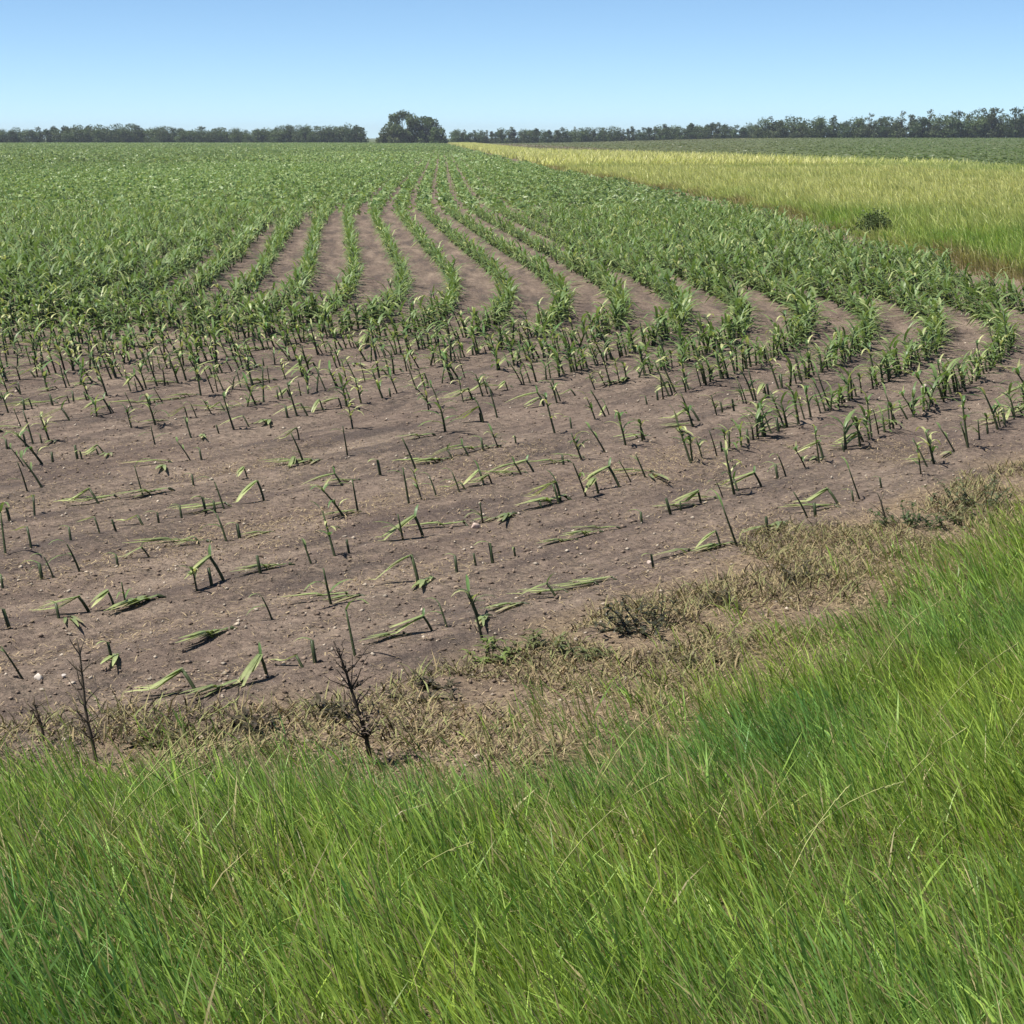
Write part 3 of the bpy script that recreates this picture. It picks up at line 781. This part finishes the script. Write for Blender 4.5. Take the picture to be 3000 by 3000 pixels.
def weed_clump(x, y, R, H, seed, ca, cb, label, nst=14, cat='weed', fade=0.5):
    rg = np.random.default_rng(seed)
    z = float(surf_z(x, y))
    e = bpy.data.objects.new('weed_clump', None); COL.objects.link(e); e.location = (x, y, z)
    ca = np.array(ca); cb = np.array(cb)
    for s_ in range(nst):
        az = rg.uniform(0, 6.28); rr = R * rg.random() * 1.1; h = H * rg.uniform(0.35, 1.25)
        p0 = np.array([math.cos(az) * rr, math.sin(az) * rr, -0.02])
        d = np.array([math.cos(az) * 0.45 - 0.2 + rg.normal(0, 0.4), math.sin(az) * 0.45 + rg.normal(0, 0.4), rg.uniform(0.35, 1.1)]); d /= np.linalg.norm(d)
        Q = [p0 + d * h * t + rg.normal(0, 0.006, 3) * (t > 0) for t in (0, 0.33, 0.66, 1)]
        V, F = tube(Q, np.linspace(0.0035, 0.0015, 4), 4)
        so = link('stem', make_mesh('stem', V, F, np.broadcast_to(ca * 0.8, (len(V), 3))), M_BARK, e)
        B = Buf()
        for k in range(9):
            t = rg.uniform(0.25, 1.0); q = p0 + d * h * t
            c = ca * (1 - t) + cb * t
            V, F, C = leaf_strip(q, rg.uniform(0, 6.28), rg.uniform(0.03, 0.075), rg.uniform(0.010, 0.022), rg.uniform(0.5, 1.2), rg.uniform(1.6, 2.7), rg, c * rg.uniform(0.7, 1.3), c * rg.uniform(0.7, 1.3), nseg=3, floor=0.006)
            B.add(V, F, C)
        link('leaves', B.mesh('leaves'), M_CORN, so)
    return tag(e, label, cat)
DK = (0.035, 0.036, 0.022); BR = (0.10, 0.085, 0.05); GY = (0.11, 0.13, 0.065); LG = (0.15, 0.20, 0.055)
weed_clump(0.63, 9.42, 0.15, 0.20, 1, DK, (0.06, 0.06, 0.035), 'large dark withered weed clump on bare soil before the straw band', 20)
weed_clump(1.52, 10.5, 0.12, 0.14, 2, DK, BR, 'dark withered weed clump at the grass edge with darker base', 14)  # leaf colour runs from near black at the base to brown at the tips
weed_clump(1.05, 9.95, 0.11, 0.08, 3, DK, BR, 'low dark weed patch between two taller withered clumps', 12)
weed_clump(2.38, 12.1, 0.13, 0.17, 4, (0.035, 0.05, 0.022), (0.06, 0.09, 0.03), 'dark green leafy weed beside the slender bare stalk', 16)
weed_clump(2.95, 12.75, 0.22, 0.22, 5, (0.06, 0.07, 0.03), GY, 'grey green leafy weeds where verge grass meets the field corner', 22)
weed_clump(2.70, 12.25, 0.16, 0.15, 15, (0.07, 0.08, 0.03), (0.17, 0.17, 0.08), 'pale olive weed tuft between dark leafy weed and corner weeds', 14)
weed_clump(-0.09, 8.9, 0.13, 0.12, 6, BR, LG, 'yellow green weed sprouting from the straw litter', 12)
weed_clump(0.13, 9.12, 0.10, 0.10, 7, BR, (0.14, 0.16, 0.06), 'small olive weed behind the yellow green weed', 9)
weed_clump(0.32, 8.98, 0.11, 0.10, 8, DK, (0.13, 0.15, 0.06), 'small dull weed beside the large dark clump', 9)
weed_clump(-1.08, 7.85, 0.14, 0.10, 9, DK, (0.07, 0.055, 0.035), 'black curled dead weed clump just beyond the verge grass', 14)
weed_clump(-1.38, 7.72, 0.09, 0.09, 10, DK, BR, 'small curled brown weed beside the black dead clump', 8)
weed_clump(-0.75, 8.0, 0.10, 0.09, 12, DK, BR, 'low brown dead weed near the tall dark dead weed', 9)
weed_clump(-0.33, 8.35, 0.12, 0.08, 13, DK, BR, 'dark low mat of dead weed on the soil side of the straw', 10)
weed_clump(0.80, 8.9, 0.10, 0.08, 14, BR, (0.15, 0.13, 0.07), 'tan dried weed tuft at the edge of the verge', 8)

# ------------------------------------------------------------------ ditch bank grass on the right
db = Buf()
n = 230000
y = 24 + 150 * RNG.random(n) ** 1.25; x = RNG.uniform(-0.02, 0.30, n) * y
e_, _ = to_poly(x, y, DITCH); ins = -e_
right = 60 - 0.2 * y + 10
trk = np.abs((x - 12) * 0.75 + (y - 124) * 0.66) - 0.9 - 0.5 * vnoise(x * .3, y * .3, 85)
m = (ins > -0.5) & ((trk > 0) | (x < 17)) & (x < right) & (RNG.random(n) < sstep(-0.4, 0.5, ins + 0.9 * (vnoise(x * 0.8, y * 0.8, 81, 2) - 0.5)))
x = x[m]; y = y[m]; ins = ins[m]; n = len(x)
tn = vnoise(x * 0.22, y * 0.10, 82, 3)
tuf = vnoise(x * 1.3, y * 0.8, 86, 3)
L = RNG.uniform(0.22, 0.55, n) * (0.6 + 0.75 * tn) * (0.45 + 1.1 * tuf) * (0.6 + 0.4 * sstep(0, 1.5, ins))
az = -math.pi / 2 + RNG.normal(0, 0.9, n)
a0 = np.abs(RNG.normal(0.10, 0.10, n)); a1 = a0 + np.abs(RNG.normal(0.8, 0.5, n))
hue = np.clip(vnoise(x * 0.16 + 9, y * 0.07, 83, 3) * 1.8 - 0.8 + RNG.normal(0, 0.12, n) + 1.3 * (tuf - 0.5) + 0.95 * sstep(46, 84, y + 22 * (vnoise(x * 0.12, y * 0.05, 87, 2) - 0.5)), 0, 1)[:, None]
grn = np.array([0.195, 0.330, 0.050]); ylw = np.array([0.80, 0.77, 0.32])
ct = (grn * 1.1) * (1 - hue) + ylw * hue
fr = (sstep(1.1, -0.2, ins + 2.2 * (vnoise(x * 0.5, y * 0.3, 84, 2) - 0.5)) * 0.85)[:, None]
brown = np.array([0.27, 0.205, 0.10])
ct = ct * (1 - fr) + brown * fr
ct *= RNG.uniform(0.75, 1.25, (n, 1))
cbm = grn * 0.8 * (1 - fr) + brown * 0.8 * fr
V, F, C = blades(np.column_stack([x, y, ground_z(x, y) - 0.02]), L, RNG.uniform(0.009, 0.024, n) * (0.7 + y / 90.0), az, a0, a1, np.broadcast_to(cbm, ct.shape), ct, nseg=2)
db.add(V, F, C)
n = 40000
y = 165 + 560 * RNG.random(n) ** 1.5; x0 = np.interp(y, DITCH[:, 1], DITCH[:, 0]); x1 = np.maximum(70 - 0.2 * y, x0 + 9)
x = x0 + 0.3 + (x1 - x0) * RNG.random(n)
L = RNG.uniform(0.4, 0.9, n); t = RNG.random((n, 1))
ct = (ylw * (0.6 + 0.4 * t) + grn * 0.3 * (1 - t)) * RNG.uniform(0.8, 1.2, (n, 1))
V, F, C = blades(np.column_stack([x, y, ground_z(x, y) - 0.02]), L, RNG.uniform(0.04, 0.12, n), RNG.uniform(0, 6.28, n), RNG.uniform(0, 0.4, n), RNG.uniform(0.4, 1.2, n), ct * 0.8, ct, nseg=2)
db.add(V, F, C)
o = link('ditch_grass', db.mesh('ditch_grass'), M_GRASS)
tag(o, 'tall yellow green grass along the ditch bank beside the corn', 'grass', kind='stuff')

# far low crop beyond the ditch
n = 85000
y = 130 + 655 * RNG.random(n) ** 1.3; x = RNG.uniform(-0.02, 0.30, n) * y
m = x > np.maximum(70 - 0.2 * y, np.interp(y, DITCH[:, 1], DITCH[:, 0]) + 9)
x = x[m]; y = y[m]; n = len(x)
yq = np.round((x + 0.35 * y) / 1.5) * 1.5 - 0.35 * y                      # drilled in rows
x = x * 0.35 + yq * 0.65
gt = (sstep(0.08, 0.2, x / y) * 0.7 + 0.5 * vnoise(x * 0.02, y * 0.008, 91, 2))[:, None]
cc = (np.array([0.15, 0.14, 0.08]) * (1 - gt) + np.array([0.11, 0.155, 0.055]) * gt) * RNG.uniform(0.8, 1.25, (n, 1))
V, F, C = tri_cloud(np.column_stack([x, y, ground_z(x, y) + RNG.uniform(0.05, 0.22, n)]), RNG.uniform(0.12, 0.34, n), cc, stretch=(1.3, 1.3, 0.35))
o = link('soybean_rows', make_mesh('soybean_rows', V, F, C), M_CORN)
tag(o, 'low dull green crop in the far field beyond the ditch', 'crop', kind='stuff')

# ------------------------------------------------------------------ trees
def tree_meshes(seed, H, W, style, nleaf, base_c, leaf=0.42):
    """trunk with limbs and a leafy crown, for a tree H high and W wide, standing at the origin"""
    rg = np.random.default_rng(seed)
    B = Buf()
    bends = np.cumsum(rg.normal(0, 0.03 * H, (6, 2)), axis=0) * 0.35
    P = [np.array([bends[i, 0] * i / 5, bends[i, 1] * i / 5, -0.15 + (H * 0.72 + 0.15) * i / 5]) for i in range(6)]
    V, F = tube(P, np.linspace(0.022 * H, 0.006 * H, 6), 6); B.add(V, F, (0.07, 0.058, 0.045))
    lobes = []
    nl = {'round': 18, 'ragged': 24, 'oval': 14, 'big': 46, 'bush': 18}[style]
    for i in range(nl):
        if style == 'ragged':
            zc = H * (0.10 + 0.86 * rg.random() ** 1.1); r = W * rg.uniform(0.09, 0.26) * (1.3 - 0.6 * zc / H); off = W * 0.5 * rg.random() * (1.1 - 0.7 * zc / H)
        elif style == 'oval':
            zc = H * rg.uniform(0.12, 0.84); r = W * rg.uniform(0.2, 0.3); off = W * 0.32 * math.sin(math.pi * min(zc / H + 0.1, 1))
        elif style == 'big':
            zc = H * (0.06 + 0.82 * rg.random() ** 1.2); off = W * 0.5 * math.sqrt(max(0.02, 1 - (zc / H) ** 2.0)) * rg.uniform(0.45, 0.95); r = W * rg.uniform(0.10, 0.17)
        elif style == 'bush':
            zc = H * rg.uniform(0.12, 0.75); r = W * rg.uniform(0.16, 0.26); off = W * 0.34 * rg.random()
        else:
            zc = H * rg.uniform(0.12, 0.8); r = W * rg.uniform(0.18, 0.28); off = W * 0.36 * math.sqrt(max(0.05, 1 - (zc / H - 0.4) ** 2 * 3)) * rg.uniform(0.5, 1)
        if i < 6 and style != 'bush':
            zc = H * rg.uniform(0.07, 0.2); off = W * rg.uniform(0.05, 0.42); r = W * rg.uniform(0.14, 0.22)
        a = rg.uniform(0, 6.28)
        c = np.array([math.cos(a) * off, math.sin(a) * off, zc]); lobes.append((c, r))
        k = min(int(5 * zc / H) + 0, 4); st = P[max(k - 1, 0)]
        V, F = tube([st, (st + c) / 2 + np.array([0, 0, -0.04 * H]), c], [0.008 * H, 0.005 * H, 0.002 * H], 4); B.add(V, F, (0.065, 0.055, 0.042))
    tm = B.mesh('trunk', smooth=True); tm.materials.append(M_BARK)
    cen = []; colr = []; siz = []
    tot = sum(r * r for _, r in lobes)
    for c, r in lobes:
        m = int(nleaf * r * r / tot)
        d = rg.normal(size=(m, 3)); d /= np.linalg.norm(d, axis=1, keepdims=True)
        rad = r * (0.35 + 0.75 * rg.random((m, 1)) ** 0.6)
        q = c + d * rad * np.array([1, 1, 0.85])
        q[:, 2] = np.maximum(q[:, 2], 0.035 * H)
        cen.append(q); tone = rg.uniform(0.65, 1.35)
        cl = np.array(base_c) * tone * rg.uniform(0.75, 1.25, (m, 1)); colr.append(cl); siz.append(rg.uniform(0.6, 1.2, m) * leaf)
    V, F, C = tri_cloud(np.vstack(cen), np.concatenate(siz), np.vstack(colr), rng=rg)
    cm = make_mesh('crown', V, F, C); cm.materials.append(M_TREE)
    return tm, cm

LF = (0.080, 0.112, 0.044)
KIND = {}
for i in range(5): KIND[('round', i)] = tree_meshes(100 + i, 8.0, 7.5, 'round', 1900, LF)
for i in range(3): KIND[('oval', i)] = tree_meshes(120 + i, 8.5, 5.5, 'oval', 1800, (0.070, 0.104, 0.046))
for i in range(5): KIND[('ragged', i)] = tree_meshes(140 + i, 10.0, 5.5, 'ragged', 2000, (0.092, 0.115, 0.058))
def tree(name, key, x, y, sx, sz, rot, label, group):
    e = bpy.data.objects.new(name, None); COL.objects.link(e)
    e.location = (x, y, float(ground_z(np.array([x]), np.array([y]))[0]) - 0.05); e.rotation_euler = (0, 0, rot); e.scale = (sx, sx, sz)
    tm, cm = KIND[key]
    link('trunk', tm, None, e); link('crown', cm, None, e)
    return tag(e, label, 'tree', group)
tr = np.random.default_rng(99)
WORD = {'round': 'rounded', 'oval': 'narrow oval', 'ragged': 'ragged topped'}
def belt(u0, u1, y, n, hfun, styles, where, group, deep=2):
    """trees along a line of sight range u = x/y; two staggered lines"""
    for r in range(deep):
        for i in range(n):
            u = u0 + (u1 - u0) * (i + 0.5 * r + tr.uniform(-0.3, 0.3)) / n
            yy = y + r * 9 + tr.uniform(-3, 3)
            st = styles[int(tr.integers(len(styles)))]
            ki = int(tr.integers(5 if st != 'oval' else 3))
            h0 = {'round': 8.0, 'oval': 8.5, 'ragged': 10.0}[st]
            h = hfun(u) * tr.uniform(0.76, 1.18)
            tree('shelterbelt_tree', (st, ki), u * yy, yy, h / h0 * tr.uniform(1.0, 1.35), h / h0, tr.uniform(0, 6.28), ('tall ' if h > 1.06 * hfun(u) else 'short ' if h < 0.88 * hfun(u) else '') + WORD[st] + ' green tree in the ' + ('front line ' if r == 0 else 'back line ') + where, group)
# u = (px - 966) / 3864 of the photograph's width in view
belt(-0.275, -0.072, 800, 60, lambda u: 6.3 + 0.5 * math.sin(u * 60), ['round', 'round', 'oval'], 'of the shelterbelt ending the corn', 'trees of the far shelterbelt')
belt(-0.028, 0.125, 800, 46, lambda u: 5.6 + 0.4 * math.sin(u * 80), ['round', 'oval', 'ragged'], 'of the low shelterbelt behind the crop', 'trees of the low shelterbelt')
belt(0.118, 0.29, 700, 32, lambda u: 6.3 + 27 * max(0, u - 0.118), ['ragged', 'ragged', 'oval', 'round'], 'of the higher shelterbelt beyond the ditch', 'trees of the higher shelterbelt')

def lone(seed, H, W, x, y, label, nleaf, c):
    tm, cm = tree_meshes(seed, H, W, 'big', int(nleaf * 2.0), c, leaf=0.46)
    e = bpy.data.objects.new('broadleaf_tree', None); COL.objects.link(e)
    e.location = (x, y, float(ground_z(np.array([x]), np.array([y]))[0]) - 0.05)
    link('trunk', tm, None, e); link('crown', cm, None, e)
    return tag(e, label, 'tree', 'trees of the lone clump')
YC = 715
lone(201, 11.6, 13.0, (762 - 966) / 3864 * YC, YC, 'tallest spreading tree of the lone clump at the end of the rows', 5200, (0.078, 0.108, 0.038))
lone(202, 9.6, 11.0, (805 - 966) / 3864 * YC, YC + 4, 'slightly lower broad tree joined to the tallest tree of the lone clump', 4200, (0.070, 0.105, 0.038))
lone(203, 5.2, 8.0, (738 - 966) / 3864 * YC, YC - 5, 'lowest bushy tree skirting the tallest tree of the lone clump', 2200, (0.084, 0.101, 0.041))
lone(204, 5.6, 7.0, (829 - 966) / 3864 * YC, YC - 3, 'small round tree at the end of the lone clump towards the ditch', 1800, (0.074, 0.111, 0.038))
lone(205, 6.0, 9.0, (677 - 966) / 3864 * 770, 770, 'separate dark tree standing in the gap beside the lone clump', 2000, (0.045, 0.070, 0.03))

# dark bush on the ditch bank
KIND[('bush', 0)] = tree_meshes(301, 0.55, 1.1, 'bush', 2400, (0.08, 0.11, 0.04), leaf=0.04)
e = bpy.data.objects.new('bush', None); COL.objects.link(e); e.location = (8.5, 48.8, float(ground_z(np.array([8.5]), np.array([48.8]))[0]))
for nm, mm in zip(('trunk', 'crown'), KIND[('bush', 0)]): link(nm, mm, None, e)
tag(e, 'dark green bush at the foot of the grassy ditch bank', 'bush')

# ------------------------------------------------------------------ the air
hv = np.array([[sx, sy, sz] for sz in (-3, 24) for sy in (-450, 4300) for sx in (-2700, 2700)], float)
hf = np.array([[0, 2, 3, 1], [4, 5, 7, 6], [0, 1, 5, 4], [2, 6, 7, 3], [0, 4, 6, 2], [1, 3, 7, 5]])
m, nt, N, L = new_mat('haze')
out = N.new('ShaderNodeOutputMaterial'); pv = N.new('ShaderNodeVolumePrincipled')
pv.inputs['Color'].default_value = (0.80, 0.88, 1.0, 1); pv.inputs['Density'].default_value = 0.00015; pv.inputs['Anisotropy'].default_value = 0.2
pv.inputs['Density Attribute'].default_value = ''
pv.inputs['Temperature Attribute'].default_value = ''
m.cycles.homogeneous_volume = True
L.new(pv.outputs[0], out.inputs['Volume'])
o = link('haze', make_mesh('haze', hv, hf), m)
tag(o, 'thin bluish summer haze over the fields', kind='stuff')
print('tris', sum(len(o.data.polygons) * (2 if len(o.data.polygons) and o.data.polygons[0].loop_total == 4 else 1) for o in SC.objects if o.type == 'MESH' and not o.parent), 'objects', len(SC.objects), 'plants', len(near_pl))
